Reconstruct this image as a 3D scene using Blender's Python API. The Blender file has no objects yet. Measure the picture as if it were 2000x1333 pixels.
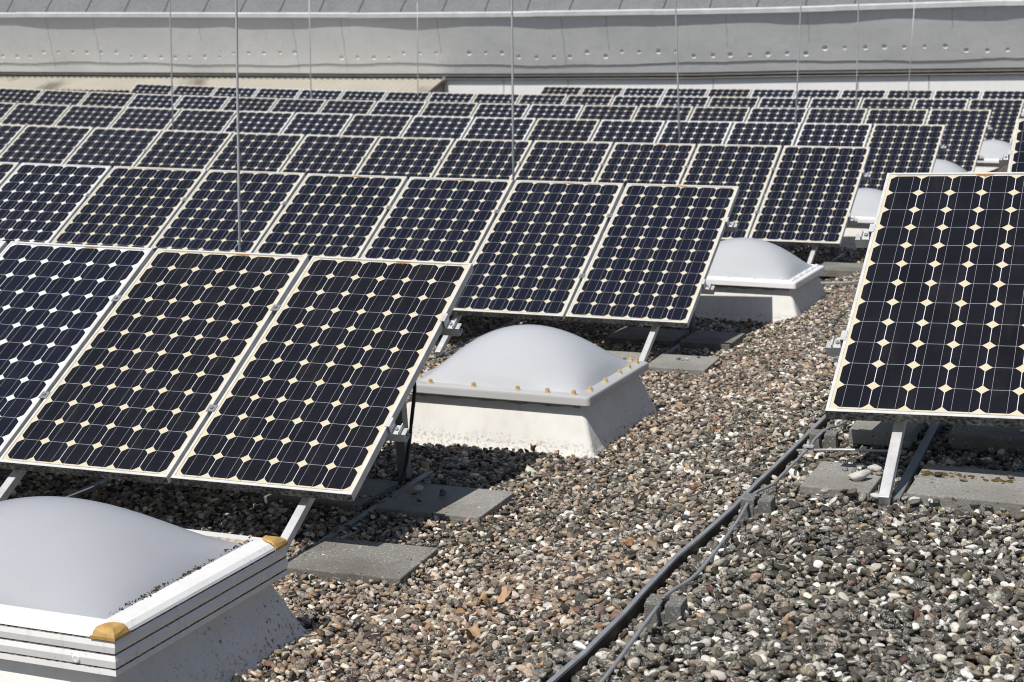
import bpy, bmesh, math, random
import numpy as np
from mathutils import Vector, Matrix
R = math.radians
C = bpy.context.scene.collection
scene = bpy.context.scene
rnd = random.Random(7)
rng = np.random.default_rng(11)

# ------------------------------------------------------------------ camera
CAM_H = 1.8107
cam = bpy.data.cameras.new('camera')
cam.sensor_width = 36.0
cam.lens = 3380.94 / 2000 * 36.0
cam.clip_start = 0.1
cam.clip_end = 500
cam.dof.use_dof = True
cam.dof.focus_distance = 6.3
cam.dof.aperture_fstop = 7.0
cam_o = bpy.data.objects.new('camera', cam)
cam_o.location = (0, 0, CAM_H)
cam_o.rotation_euler = (R(90 - 10.13), 0, 0)
C.objects.link(cam_o)
scene.camera = cam_o

# ------------------------------------------------------------------ light
SUN = Vector((-.371, -.440, 1)).normalized()        # towards the sun
w = bpy.data.worlds.new('World')
scene.world = w
w.use_nodes = True
nt = w.node_tree
nt.nodes.clear()
sky = nt.nodes.new('ShaderNodeTexSky')
sky.sky_type = 'NISHITA'
sky.sun_disc = False
sky.sun_elevation = math.asin(SUN.z)
sky.sun_rotation = math.atan2(SUN.x, SUN.y)
bg = nt.nodes.new('ShaderNodeBackground')
bg.inputs['Strength'].default_value = 0.07
wo = nt.nodes.new('ShaderNodeOutputWorld')
nt.links.new(sky.outputs[0], bg.inputs[0])
nt.links.new(bg.outputs[0], wo.inputs[0])
sl = bpy.data.lights.new('sun', 'SUN')
sl.energy = 4.3
sl.angle = R(0.5)
sl.color = (1, .955, .89)
so = bpy.data.objects.new('sun', sl)
so.rotation_euler = SUN.to_track_quat('Z', 'Y').to_euler()
so.location = (-8, -10, 20)
C.objects.link(so)
vs = scene.view_settings
vs.view_transform = 'Standard'
vs.look = 'None'
vs.exposure = 0.0
vs.gamma = 1
scene.cycles.max_bounces = 8
scene.cycles.filter_width = 1.05

# ------------------------------------------------------------------ frames of the place
TH = R(-19.8)                                         # the panel rows run along u, n leads away from the camera
cT, sT = math.cos(TH), math.sin(TH)
def xy(u, n): return (u * cT - n * sT, u * sT + n * cT)
def un(x, y): return (x * cT + y * sT, -x * sT + y * cT)
def zs(x, y):
    x = np.clip(x, -13, 12); Y = np.clip(y, 0, 42) - 18
    return -.012383 * x / 10 + .129893 * x * x / 100 - .014792 * x * Y / 100 + .009507 * Y * Y / 100 - .035613 * x ** 3 / 1000
def ramp(u):
    t = np.clip((u + 2.45) / 1.35, 0, 1)
    return .46 * (t * t * (3 - 2 * t) * .5 + t * .5)
STRIP = [(-1.42, 2.9), (-1.40, 3.45), (-1.362, 4.027), (-1.336, 4.26), (-1.322, 4.60), (-1.323, 4.805), (-1.317, 5.183),
         (-1.287, 5.45), (-1.263, 5.75), (-1.252, 6.10), (-1.234, 6.401), (-1.197, 7.202), (-1.18, 7.55)]
SN = np.array([p[1] for p in STRIP]); SU = np.array([p[0] for p in STRIP])
def ground(x, y):
    u, n = un(x, y)
    us = np.interp(n, SN, SU)
    dip = np.where((u > us) & (n < 8.2), .034 * np.exp(-np.clip(u - us, 0, 9) / .16), 0)
    lift = np.where((u <= us) & (n < 8.2), .012 * np.exp(-np.clip(us - u, 0, 9) / .1), 0)
    return zs(x, y) - .27 + ramp(u) - dip + lift
def P(u, n, dz=0.0):
    x, y = xy(u, n)
    return Vector((x, y, float(ground(x, y)) + dz))
UV = Vector((cT, sT, 0)); NV = Vector((-sT, cT, 0))

# ------------------------------------------------------------------ mesh helpers
class MB:
    def __init__(s): s.v = []; s.f = []; s.m = []
    def face(s, pts, m=0):
        b = len(s.v); s.v += [tuple(p) for p in pts]; s.f.append(list(range(b, b + len(pts)))); s.m.append(m)
    def add(s, verts, faces, m=0):
        b = len(s.v); s.v += [tuple(p) for p in verts]
        for f in faces: s.f.append([b + i for i in f]); s.m.append(m)
    def box(s, lo, hi, M=None, m=0):
        x0, y0, z0 = lo; x1, y1, z1 = hi
        vs_ = [Vector(p) for p in ((x0,y0,z0),(x1,y0,z0),(x1,y1,z0),(x0,y1,z0),(x0,y0,z1),(x1,y0,z1),(x1,y1,z1),(x0,y1,z1))]
        if M is not None: vs_ = [M @ p for p in vs_]
        s.add(vs_, [(3,2,1,0),(4,5,6,7),(0,1,5,4),(1,2,6,5),(2,3,7,6),(3,0,4,7)], m)
    def bar(s, p0, p1, wd, ht, up, m=0):
        p0 = Vector(p0); p1 = Vector(p1); d = (p1 - p0).normalized(); up = Vector(up)
        sd = d.cross(up).normalized(); up = sd.cross(d).normalized()
        a = [p + sd * (wd * .5 * i) + up * (ht * .5 * j) for p in (p0, p1) for i, j in ((-1,-1),(1,-1),(1,1),(-1,1))]
        s.add(a, [(3,2,1,0),(4,5,6,7),(0,1,5,4),(1,2,6,5),(2,3,7,6),(3,0,4,7)], m)
    def channel(s, p0, p1, wd, ht, up, t=.004, m=0):      # U profile open towards `up`
        p0 = Vector(p0); p1 = Vector(p1); d = (p1 - p0).normalized(); up = Vector(up)
        sd = d.cross(up).normalized(); up = sd.cross(d).normalized()
        o = up * (-ht / 2 + t / 2); s.bar(p0 + o, p1 + o, wd, t, up, m)
        for k in (-1, 1):
            o = sd * (k * (wd / 2 - t / 2)) + up * (t / 2); s.bar(p0 + o, p1 + o, t, ht - t, up, m)
            o = sd * (k * (wd / 2 - t - .004)) + up * (ht / 2 - t / 2); s.bar(p0 + o, p1 + o, .008, t, up, m)
    def tube(s, pts, r, n=8, m=0, cap=True):
        pts = [Vector(p) for p in pts]; rings = []
        for i, p in enumerate(pts):
            d = (pts[min(i+1, len(pts)-1)] - pts[max(i-1, 0)]).normalized()
            a = Vector((0,0,1)) if abs(d.z) < .9 else Vector((1,0,0))
            e1 = d.cross(a).normalized(); e2 = d.cross(e1)
            rr = r[i] if isinstance(r, (list, tuple)) else r
            rings.append([p + (e1 * math.cos(2*math.pi*k/n) + e2 * math.sin(2*math.pi*k/n)) * rr for k in range(n)])
        vv = [q for ring in rings for q in ring]; ff = []
        for i in range(len(rings)-1):
            for k in range(n): ff.append((i*n+k, i*n+(k+1)%n, (i+1)*n+(k+1)%n, (i+1)*n+k))
        if cap: ff.append(tuple(range(n))); ff.append(tuple(reversed(range((len(rings)-1)*n, len(rings)*n))))
        s.add(vv, ff, m)
    def lathe(s, prof, c, n=12, m=0, M=None):             # prof: (r, z) from bottom to top
        c = Vector(c); vv = []; ff = []
        for r, z in prof:
            for k in range(n):
                a = 2*math.pi*k/n; q = Vector((r*math.cos(a), r*math.sin(a), z)); vv.append((M @ q if M else q) + c)
        for i in range(len(prof)-1):
            for k in range(n): ff.append((i*n+k, i*n+(k+1)%n, (i+1)*n+(k+1)%n, (i+1)*n+k))
        ff.append(tuple(range((len(prof)-1)*n, len(prof)*n)))
        s.add(vv, ff, m)
    def mesh(s, name, mats, smooth=False):
        me = bpy.data.meshes.new(name); me.from_pydata(s.v, [], s.f)
        for m in (mats if isinstance(mats, (list, tuple)) else [mats]): me.materials.append(m)
        me.polygons.foreach_set('material_index', s.m)
        bm = bmesh.new(); bm.from_mesh(me); bmesh.ops.recalc_face_normals(bm, faces=bm.faces); bm.to_mesh(me); bm.free()
        if smooth: me.polygons.foreach_set('use_smooth', [True] * len(me.polygons))
        me.update(); return me
    def build(s, name, mats, parent=None, smooth=False, bevel=0, angle=None):
        o = bpy.data.objects.new(name, s.mesh(name, mats, smooth)); C.objects.link(o)
        if parent is not None: o.parent = parent
        if bevel:
            md = o.modifiers.new('bevel', 'BEVEL'); md.width = bevel; md.segments = 2; md.limit_method = 'ANGLE'; md.angle_limit = R(35)
        if angle:
            o.data.shade_smooth_by_angle(R(angle)) if hasattr(o.data, 'shade_smooth_by_angle') else None
        return o
def tag(o, label=None, cat=None, group=None, kind=None):
    if label: o['label'] = label
    if cat: o['category'] = cat
    if group: o['group'] = group
    if kind: o['kind'] = kind
    return o
def empty(name, loc, rot=None, M=None):
    o = bpy.data.objects.new(name, None); o.empty_display_size = .1; C.objects.link(o)
    if M is not None: o.matrix_world = M
    else:
        o.location = loc
        if rot: o.rotation_euler = rot
    return o

# ------------------------------------------------------------------ materials
class NT:
    def __init__(s, name):
        s.mat = bpy.data.materials.new(name); s.mat.use_nodes = True; s.t = s.mat.node_tree; s.n = s.t.nodes
        s.p = s.n['Principled BSDF']; s.out = s.n['Material Output']
    def node(s, ty, **kw):
        n = s.n.new(ty)
        for k, v in kw.items(): setattr(n, k, v)
        return n
    def link(s, a, b): s.t.links.new(a, b)
    def val(s, sock, v):
        if isinstance(v, bpy.types.NodeSocket): s.link(v, sock)
        else: sock.default_value = v
    def coord(s, which='Object'): return s.node('ShaderNodeTexCoord').outputs[which]
    def scale(s, vec, sc):
        m = s.node('ShaderNodeMapping'); s.link(vec, m.inputs['Vector']); m.inputs['Scale'].default_value = sc; return m.outputs[0]
    def noise(s, vec, sc, det=4, rough=.55, dist=0):
        n = s.node('ShaderNodeTexNoise'); s.link(vec, n.inputs['Vector']); n.inputs['Scale'].default_value = sc
        n.inputs['Detail'].default_value = det; n.inputs['Roughness'].default_value = rough; n.inputs['Distortion'].default_value = dist
        return n.outputs['Fac']
    def mapr(s, v, a, b, c=0., d=1.):
        n = s.node('ShaderNodeMapRange'); s.link(v, n.inputs[0])
        for i, x in enumerate((a, b, c, d)): n.inputs[i+1].default_value = x
        return n.outputs[0]
    def math(s, op, a, b=0., c=0.):
        n = s.node('ShaderNodeMath', operation=op); s.val(n.inputs[0], a); s.val(n.inputs[1], b); s.val(n.inputs[2], c); return n.outputs[0]
    def mix(s, f, a, b, mode='MIX'):
        n = s.node('ShaderNodeMix', data_type='RGBA', blend_type=mode)
        s.val(n.inputs[0], f)
        for k, v in ((6, a), (7, b)):
            if isinstance(v, bpy.types.NodeSocket): s.link(v, n.inputs[k])
            else: n.inputs[k].default_value = (*v, 1) if len(v) == 3 else v
        return n.outputs[2]
    def bump(s, h, st=.3, dist=.01):
        b = s.node('ShaderNodeBump'); b.inputs['Strength'].default_value = st; b.inputs['Distance'].default_value = dist
        s.link(h, b.inputs['Height']); s.link(b.outputs[0], s.p.inputs['Normal'])
    def set(s, **kw):
        for k, v in kw.items():
            i = s.p.inputs[k.replace('_', ' ')]
            if isinstance(v, bpy.types.NodeSocket): s.link(v, i)
            elif isinstance(v, tuple) and len(v) == 3: i.default_value = (*v, 1)
            else: i.default_value = v
        return s
def simple(name, col, rough=.5, metal=0., var=.12, sc=30, spec=.5):
    m = NT(name); n = m.noise(m.coord(), sc)
    m.set(Base_Color=m.mix(m.mapr(n, .3, .7), tuple(c * (1 - var) for c in col), tuple(min(1, c * (1 + var)) for c in col)), Roughness=rough, Metallic=metal, Specular_IOR_Level=spec)
    return m.mat

M = {}
# aluminium parts of the racks and frames
def alu(name, col, rough=.45, metal=.55):
    m = NT(name); co = m.coord(); n = m.noise(co, 14, 5); n2 = m.noise(co, 120, 3)
    c = m.mix(m.mapr(n, .35, .7), col, tuple(x * .78 for x in col))
    c = m.mix(m.math('MULTIPLY', m.mapr(n2, .62, .72), .35), c, (.12, .115, .10))
    m.set(Base_Color=c, Roughness=rough, Metallic=metal); return m.mat
M['alu'] = alu('brushed_aluminium', (.70, .70, .70), .45, .25)
M['alu_dark'] = alu('shade_dark_rack_metal', (.27, .28, .295), .55, .35)  # darker copy of the metal, shade on posts and base channels put into colour
M['rail'] = alu('rail_aluminium', (.70, .71, .71), .4, .4)
M['frame'] = alu('anodised_frame', (.76, .755, .73), .5, .15)
def frame_dirty():
    m = NT('lichen_covered_frame_lip'); co = m.coord()
    n = m.noise(m.scale(co, (1, 1, 1.4)), 55, 6, .7); n2 = m.noise(co, 5, 3)
    f = m.mapr(m.math('ADD', n, m.math('MULTIPLY', n2, .35)), .60, .86)
    c = m.mix(f, (.030, .030, .026), (.40, .40, .37))
    m.set(Base_Color=c, Roughness=.8); return m.mat
M['frame_dirty'] = frame_dirty()
def backsheet(name, a, b):
    m = NT(name); co = m.coord(); ob = m.node('ShaderNodeObjectInfo').outputs['Random']
    n = m.noise(co, 2.2, 3); n2 = m.noise(co, 60, 3)
    f = m.math('ADD', m.mapr(n, .3, .7, 0, .6), m.math('MULTIPLY', ob, .4))
    c = m.mix(f, a, b); c = m.mix(m.mapr(n2, .5, .8, 0, .25), c, (.45, .40, .30))
    m.set(Base_Color=c, Roughness=.22, Specular_IOR_Level=.5); return m.mat
M['cream'] = backsheet('yellowed_backsheet', (.655, .585, .40), (.67, .62, .485))
M['white_sheet'] = backsheet('white_backsheet', (.76, .755, .715), (.74, .735, .70))
def cell(name, dk, spec):
    m = NT(name); co = m.coord(); ob = m.node('ShaderNodeObjectInfo').outputs['Random']
    sx = m.node('ShaderNodeSeparateXYZ'); m.link(co, sx.inputs[0])
    CPv = .1275
    def cen(o, off):
        v = m.math('DIVIDE', m.math('SUBTRACT', o, off), CPv); fr = m.math('FRACT', v)
        return m.math('ABSOLUTE', m.math('SUBTRACT', fr, .5)), m.math('FLOOR', v)
    ax, ix = cen(sx.outputs[0], .0215); ay, iy = cen(sx.outputs[1], .025)
    edge = m.mapr(m.math('MAXIMUM', ax, ay), .27, .47)
    cmb = m.node('ShaderNodeCombineXYZ'); m.link(ix, cmb.inputs[0]); m.link(iy, cmb.inputs[1]); m.link(m.math('MULTIPLY', ob, 40.), cmb.inputs[2])
    wn = m.node('ShaderNodeTexWhiteNoise'); m.link(cmb.outputs[0], wn.inputs['Vector'])
    per = wn.outputs['Value']
    n = m.noise(co, 9, 3)
    e = m.math('MULTIPLY', edge, m.mapr(m.math('ADD', n, m.math('MULTIPLY', per, .4)), .4, .95))
    c = m.mix(e, tuple(x * dk for x in (.0070, .0072, .0105)), tuple(x * dk for x in (.012, .014, .031)))
    c = m.mix(m.math('MULTIPLY', per, .75), c, tuple(x * dk for x in (.009, .010, .018)))
    c = m.mix(m.mapr(ob, 0, 1, 0, .45 * dk), c, tuple(x * dk for x in (.0105, .0115, .022)))
    dirt = m.noise(m.scale(co, (1, .35, 1)), 6, 5, .7)
    c = m.mix(m.mapr(dirt, .5, .85, 0, .09), c, (.16, .145, .12))
    if 'black' in name: c = m.mix(1., c, (1.15, 1.04, .80), 'MULTIPLY')
    m.set(Base_Color=c, Roughness=m.mapr(n, .3, .7, .17, .26), Specular_IOR_Level=spec)
    wv = m.node('ShaderNodeTexWave'); m.link(co, wv.inputs['Vector']); wv.inputs['Scale'].default_value = 90; wv.bands_direction = 'Y'
    m.bump(m.noise(co, 260, 2), .04, .002); return m.mat
M['cell'] = cell('monocrystalline_cell', 1.1, .40)
M['cell_black'] = cell('black_monocrystalline_cell', 1.12, .32)
M['busbar'] = simple('silver_busbar', (.33, .335, .345), .45, .2, .1)
M['rust'] = simple('brown_stain', (.34, .17, .05), .6, 0, .35, 80)
M['rod'] = simple('zinc_rod', (.52, .53, .545), .5, .2, .1, 5)

def painted_curb():
    m = NT('weathered_white_curb'); co = m.coord(); sx = m.node('ShaderNodeSeparateXYZ'); m.link(co, sx.inputs[0])
    n = m.noise(co, 7, 5); st = m.noise(m.scale(co, (9, 9, 1.2)), 3, 5); sp = m.noise(co, 62, 3, .65); pat = m.noise(co, 3.2, 4)
    fine = m.noise(co, 170, 3)
    c = m.mix(m.mapr(n, .35, .72), (.80, .79, .75), (.72, .70, .655))
    c = m.mix(m.mapr(st, .52, .8, 0, .35), c, (.55, .52, .46))
    # grime rising from the gravel, and lichen specks
    low = m.mapr(m.math('ADD', sx.outputs[2], m.math('MULTIPLY', n, -.10)), .0, .035, 1, 0)
    lowc = m.math('MULTIPLY', low, m.mapr(sp, .50, .66))
    c = m.mix(m.math('MULTIPLY', lowc, .6), c, (.22, .205, .17))
    right = m.mapr(sx.outputs[0], .50, .545)
    sx2 = m.mapr(sx.outputs[1], -.3, .55, 0, .22)
    spk = m.math('MULTIPLY', m.mapr(sp, .60, .65), m.mapr(m.math('ADD', m.math('ADD', pat, sx2), m.math('MULTIPLY', m.mapr(sx.outputs[2], .02, .20, 1, 0), .2)), .60, .85))
    c = m.mix(m.math('MULTIPLY', m.math('MULTIPLY', spk, right), .9), c, (.05, .047, .04))
    c = m.mix(m.math('MULTIPLY', right, .08), c, (.55, .56, .56))  # right side tinted greyer, its shade put into the colour
    m.set(Base_Color=c, Roughness=.75); m.bump(fine, .12, .0015); return m.mat
M['curb'] = painted_curb()
def acrylic(name, col, tr=.42, rough=.45):
    m = NT(name); co = m.coord(); n = m.noise(co, 3.0, 4); f = m.noise(co, 90, 3)
    c = m.mix(m.mapr(n, .3, .7), col, tuple(x * .95 for x in col))
    c = m.mix(m.mapr(f, .64, .8, 0, .3), c, (.25, .24, .22))
    d = m.node('ShaderNodeBsdfDiffuse'); m.link(c, d.inputs[0])
    t = m.node('ShaderNodeBsdfTranslucent'); m.link(c, t.inputs[0])
    g = m.node('ShaderNodeBsdfGlossy'); g.inputs['Roughness'].default_value = rough
    mx = m.node('ShaderNodeMixShader'); mx.inputs[0].default_value = tr; m.link(d.outputs[0], mx.inputs[1]); m.link(t.outputs[0], mx.inputs[2])
    fr = m.node('ShaderNodeFresnel'); fr.inputs[0].default_value = 1.22
    m2 = m.node('ShaderNodeMixShader'); m.link(fr.outputs[0], m2.inputs[0]); m.link(mx.outputs[0], m2.inputs[1]); m.link(g.outputs[0], m2.inputs[2])
    m.link(m2.outputs[0], m.out.inputs[0]); m.n.remove(m.p); return m.mat
M['opal'] = acrylic('opal_acrylic', (.81, .84, .89))
M['opal_big'] = acrylic('opal_acrylic_worn', (.69, .715, .77))
M['flange'] = acrylic('milky_flange', (.66, .66, .66), .25, .3)
M['white_pl'] = simple('white_plastic', (.86, .86, .87), .35, 0, .02, 8)
M['ochre'] = simple('ochre_plastic', (.50, .31, .095), .6, 0, .22, 28)
M['ochre_pale'] = simple('pale_ochre_plastic', (.60, .46, .24), .5, 0, .15, 60)
def pvc():
    m = NT('weathered_white_profile'); co = m.coord(); n = m.noise(co, 5, 4); s = m.noise(m.scale(co, (6, 6, 1)), 6, 5); f = m.noise(co, 90, 3)
    c = m.mix(m.mapr(n, .3, .75), (.86, .86, .85), (.78, .775, .75))
    c = m.mix(m.mapr(s, .58, .8, 0, .45), c, (.50, .47, .41)); c = m.mix(m.mapr(f, .66, .74, 0, .5), c, (.2, .19, .17))
    m.set(Base_Color=c, Roughness=.38); return m.mat
M['pvc'] = pvc()
def groove():
    m = NT('mossy_groove'); co = m.coord(); n = m.noise(co, 70, 5, .7)
    m.set(Base_Color=m.mix(m.mapr(n, .40, .60), (.03, .028, .022), (.50, .48, .44)), Roughness=.9); return m.mat
M['groove'] = groove()
def concrete(name, a, b, dark):
    m = NT(name); co = m.coord(); n = m.noise(co, 6, 6, .65); f = m.noise(co, 160, 3, .6); sp = m.noise(co, 85, 2); big = m.noise(co, 2.3, 3)
    c = m.mix(m.mapr(n, .3, .7), a, b); c = m.mix(m.mapr(f, .35, .7, .0, .5), c, tuple(x * .6 for x in a))
    mid = m.noise(co, 34, 5, .75); pit = m.noise(co, 52, 2, .5); st = m.noise(m.scale(co, (1, 2.2, 1)), 4.2, 6, .7)
    c = m.mix(m.mapr(mid, .35, .68, 0, .6), c, tuple(x * .62 for x in b))
    c = m.mix(m.mapr(sp, .60, .66, 0, .8), c, (.56, .55, .52)); c = m.mix(m.mapr(big, .45, .65, 0, .7), c, dark); c = m.mix(m.mapr(st, .55, .72, 0, .55), c, tuple(x * .8 for x in dark))
    c = m.mix(m.mapr(pit, .655, .70, 0, .85), c, (.035, .032, .028))
    m.set(Base_Color=c, Roughness=.9); m.bump(m.math('ADD', m.math('MULTIPLY', mid, .6), f), .7, .004); return m.mat
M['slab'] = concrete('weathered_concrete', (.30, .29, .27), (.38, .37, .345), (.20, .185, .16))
M['slab_dark'] = concrete('stained_shaded_concrete', (.22, .21, .19), (.30, .29, .265), (.12, .105, .085))  # darker copy: brown-stained front slab, plus shade put into the shaded slabs' colour
M['block'] = concrete('grey_block', (.17, .165, .15), (.235, .23, .215), (.10, .095, .085))
M['black'] = simple('black_cable', (.012, .012, .013), .5)
M['wire'] = simple('conductor_wire', (.33, .34, .36), .45, .3, .1, 20)
M['strip'] = simple('edge_strip_metal', (.32, .33, .345), .5, .3, .18, 12)
M['strip_side'] = simple('edge_strip_side', (.035, .035, .035), .7, 0, .4, 40)
M['leaf'] = simple('dry_leaf', (.27, .115, .045), .7, 0, .45, 25)
M['leaf_pale'] = simple('pale_dry_leaf', (.46, .30, .17), .7, 0, .35, 25)
M['debris'] = simple('dark_leaf_debris', (.05, .034, .025), .9, 0, .5, 60)
M['moss'] = simple('moss', (.085, .062, .014), .95, 0, .6, 60)

# ------------------------------------------------------------------ the roof sheet under the gravel
def roof_sheet():
    m = NT('gravel_bed'); co = m.coord(); v = m.node('ShaderNodeTexVoronoi'); m.link(co, v.inputs['Vector']); v.inputs['Scale'].default_value = 34
    cr = m.node('ShaderNodeValToRGB'); sep = m.node('ShaderNodeSeparateColor'); m.link(v.outputs['Color'], sep.inputs[0]); m.link(sep.outputs[0], cr.inputs[0])
    e = cr.color_ramp.elements; e[0].color = (.04, .037, .032, 1); e[1].color = (.5, .47, .42, 1)
    for p, c in ((.35, (.11, .10, .085, 1)), (.6, (.2, .165, .125, 1)), (.85, (.3, .25, .2, 1))):
        k = e.new(p); k.color = c
    dk = m.mapr(v.outputs['Distance'], .2, .7, 1, .25)
    hs = m.mix(1.0, cr.outputs[0], (1, 1, 1), 'MULTIPLY')
    m.set(Base_Color=m.mix(dk, (.02, .018, .015), hs), Roughness=.9); m.bump(m.mapr(v.outputs['Distance'], 0, .8, 1, 0), .8, .02)
    M['bed'] = m.mat
    us = np.concatenate([np.arange(-30, -5, 1.0), np.arange(-5, 2.2, .1), np.arange(2.4, 24, 1.0)])
    ns = np.concatenate([np.arange(-6, 2.5, .8), np.arange(2.6, 17, .15), np.arange(17.5, 62, 1.2)])
    U, N = np.meshgrid(us, ns); X, Y = xy(U, N); Z = ground(X, Y) - .032
    vv = np.stack([X.ravel(), Y.ravel(), Z.ravel()], 1).tolist(); nu = len(us)
    ff = [(j*nu+i, j*nu+i+1, (j+1)*nu+i+1, (j+1)*nu+i) for j in range(len(ns)-1) for i in range(nu-1)]
    b = MB(); b.add(vv, ff); tag(b.build('flat_roof_ground', M['bed'], smooth=True), kind='structure')
roof_sheet()

# ------------------------------------------------------------------ building behind
def bline(x): return 37.0 - .379 * x - .0053 * x * x
def bdir(x):
    t = Vector((1, -.379 - .0106 * x, 0)).normalized(); return t, Vector((-t.y, t.x, 0))
def angz(pxy, y): return CAM_H + y * math.tan(R(-10.13) - math.atan((pxy - 666.5) / 3380.94))
_px = [-400, 0, 700, 1000, 1350, 1545, 2000, 2300]
_bot = [139, 140.5, 144, 144, 142, 138, 132, 127]
_eav = [31, 32, 33, 31, 26, 22, 8, 0]
def pxof(x, y): return 1000 + 3380.94 * x / (y * .984 + .2)
OVER = .40
def zbot(x): y = bline(x); return angz(float(np.interp(pxof(x, y), _px, _bot)), y)
def ztop(x): y = bline(x) - OVER * .93; return angz(float(np.interp(pxof(x, y), _px, _eav)), y)
def building():
    root = empty('hall_building', (0, 37, 0))
    tag(root, 'long hall with grey sheet metal fascia, bitumen roof and white wall behind the panels', 'building')
    root.location = (0, 0, 0)
    fm = NT('painted_sheet_fascia'); co = fm.coord(); n = fm.noise(co, 1.1, 4); st = fm.noise(fm.scale(co, (5, 5, .7)), 2.2, 6, .65); sp = fm.noise(co, 22, 4)
    c = fm.mix(fm.mapr(n, .3, .7), (.84, .84, .82), (.78, .795, .80)); c = fm.mix(fm.mapr(st, .56, .8, 0, .35), c, (.42, .43, .41)); c = fm.mix(fm.mapr(sp, .68, .8, 0, .5), c, (.3, .3, .28))
    fm.set(Base_Color=c, Roughness=.55); fm.bump(fm.noise(co, 3.0, 4), .25, .03)
    seal = simple('grey_sealant', (.16, .155, .145), .85, 0, .4, 20)
    # fascia: strips of sheet with a row of round dimples
    pat = [(4,0),(6,1),(7,0),(5,1),(2,2),(4,0),(3,1),(1,2),(3,1),(4,0),(1,1),(1,0),(4,1),(7,0),(7,1),(3,0),(4,1),(5,0)]
    kinds = [0]*3 + [k for c_, k in pat for _ in range(c_)]
    xs = [-13.35]
    stp = .352
    while len(xs) <= len(kinds): xs.append(xs[-1] + stp)
    fb = MB()
    def FP(x, s, dz=0):     # s: 0 bottom .. 1 top
        y = bline(x); t, nrm = bdir(x); zb, zt = zbot(x), ztop(x)
        wv = .006 * math.sin(x * 1.7 + 2 * s) * math.sin(math.pi * s) + .008 * math.sin(x * .61 + 1.3) * s + .002 * math.sin(x * 5.1 + s * 3)
        o = Vector((x, y, zb + (zt - zb) * s)) - nrm * (OVER * s + wv - dz); return o
    S0, S1 = .19, .46
    for i, k in enumerate(kinds):
        x0, x1 = xs[i], xs[i+1]
        for a, b in ((0, .06), (.06, .19), (.46, .56), (.56, .66), (.66, .76), (.76, .86), (.86, .94), (.94, 1.0)):
            xm = (x0 + x1) / 2
            fb.face([FP(x0, a), FP(xm, a), FP(xm, b), FP(x0, b)]); fb.face([FP(xm, a), FP(x1, a), FP(x1, b), FP(xm, b)])
        dep0 = 1 if k != 2 else 0
        cx = (x0 + x1) / 2 + rnd.uniform(-.015, .015); cs = (.285 if k == 0 else .365) + rnd.uniform(-.006, .006)
        H = ztop(cx) - zbot(cx); r = .047 * rnd.uniform(.8, 1.15); dep = .017 * rnd.uniform(.5, 1.3) * dep0
        per = []
        for q in range(16):
            a = 2 * math.pi * (q + .5) / 16; ca, sa = math.cos(a), math.sin(a)
            m_ = max(abs(ca), abs(sa)); ux, us_ = ca / m_, sa / m_
            per.append((x0 + (x1 - x0) * (ux + 1) / 2, S0 + (S1 - S0) * (us_ + 1) / 2))
        ring = lambda rr, dz: [FP(cx + rr * math.cos(2*math.pi*(q+.5)/16), cs + rr / H * math.sin(2*math.pi*(q+.5)/16), dz) for q in range(16)]
        base = [FP(*p) for p in per]; corner = {1: (x1, S1), 5: (x0, S1), 9: (x0, S0), 13: (x1, S0)}
        r1, r2, r3 = ring(r, 0), ring(r * .75, dep * .7), ring(r * .35, dep)
        for A_, B_ in ((base, r1), (r1, r2), (r2, r3)):
            for q in range(16): fb.face([A_[q], A_[(q+1)%16], B_[(q+1)%16], B_[q]])
        for q, p in corner.items(): fb.face([base[q], FP(*p), base[(q+1)%16]])
        fb.face(r3)
    for x in np.arange(xs[0] + .6, xs[-1], 1.9):
        x += rnd.uniform(-.6, .6); s1 = rnd.uniform(.35, 1)
        fb.tube([FP(x + .02 * (j % 2), 1 - s1 * j / 6 * .98, .0015) for j in range(7)], .0038, 5, 1)
    fas = fb.build('fascia', [fm.mat, seal], root)
    bm = bmesh.new(); bm.from_mesh(fas.data); bmesh.ops.remove_doubles(bm, verts=bm.verts, dist=.0008); bmesh.ops.recalc_face_normals(bm, faces=bm.faces); bm.to_mesh(fas.data); bm.free()
    fas.data.shade_smooth_by_angle(R(14)) if hasattr(fas.data, 'shade_smooth_by_angle') else None
    xe0, xe1 = xs[0], xs[-1]
    XX = np.arange(xe0, xe1 + .01, .12)
    sb = MB(); ph = [rnd.uniform(0, 6) for _ in range(4)]
    sb.tube([FP(x, .155 + .022 * math.sin(x * .9 + ph[0]) + .009 * math.sin(x * 3.3 + ph[1]) + rnd.uniform(-.006, .006), -.002) for x in XX], .0095, 6)
    sb.build('sealant_bead', seal, fas)
    # eave trim of overlapping lengths
    tm = simple('zinc_eave_trim', (.62, .63, .64), .5, .2, .12, 3)
    tb = MB(); cuts = [xe0, -11.2, -3.35, .55, 3.0, 6.4, 9.3, xe1]
    for i in range(len(cuts) - 1):
        a, b = cuts[i], cuts[i+1]; off = .006 * (i % 2); ds = (.035 if i == 0 else 0)
        X2 = np.linspace(a, b, 9)
        for j in range(8):
            q = []
            for x in (X2[j], X2[j+1]):
                t, nrm = bdir(x); e = FP(x, 1.0) - nrm * (.034 + off + .006 * math.sin(x * 2.3)) + Vector((0, 0, -.03 + off + ds * max(0, (-11.8 - x)) ))
                q.append([e, e + Vector((0,0,.085)), e + Vector((0,0,.11)) + nrm * .03, e + Vector((0,0,.12)) + nrm * .3, e + nrm * .03])
            for k in range(4): fb2 = tb.face([q[0][k], q[1][k], q[1][k+1], q[0][k+1]]) if k < 3 else tb.face([q[0][0], q[0][4], q[1][4], q[1][0]])
    tb.build('eave_trim', tm, root)
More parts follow.
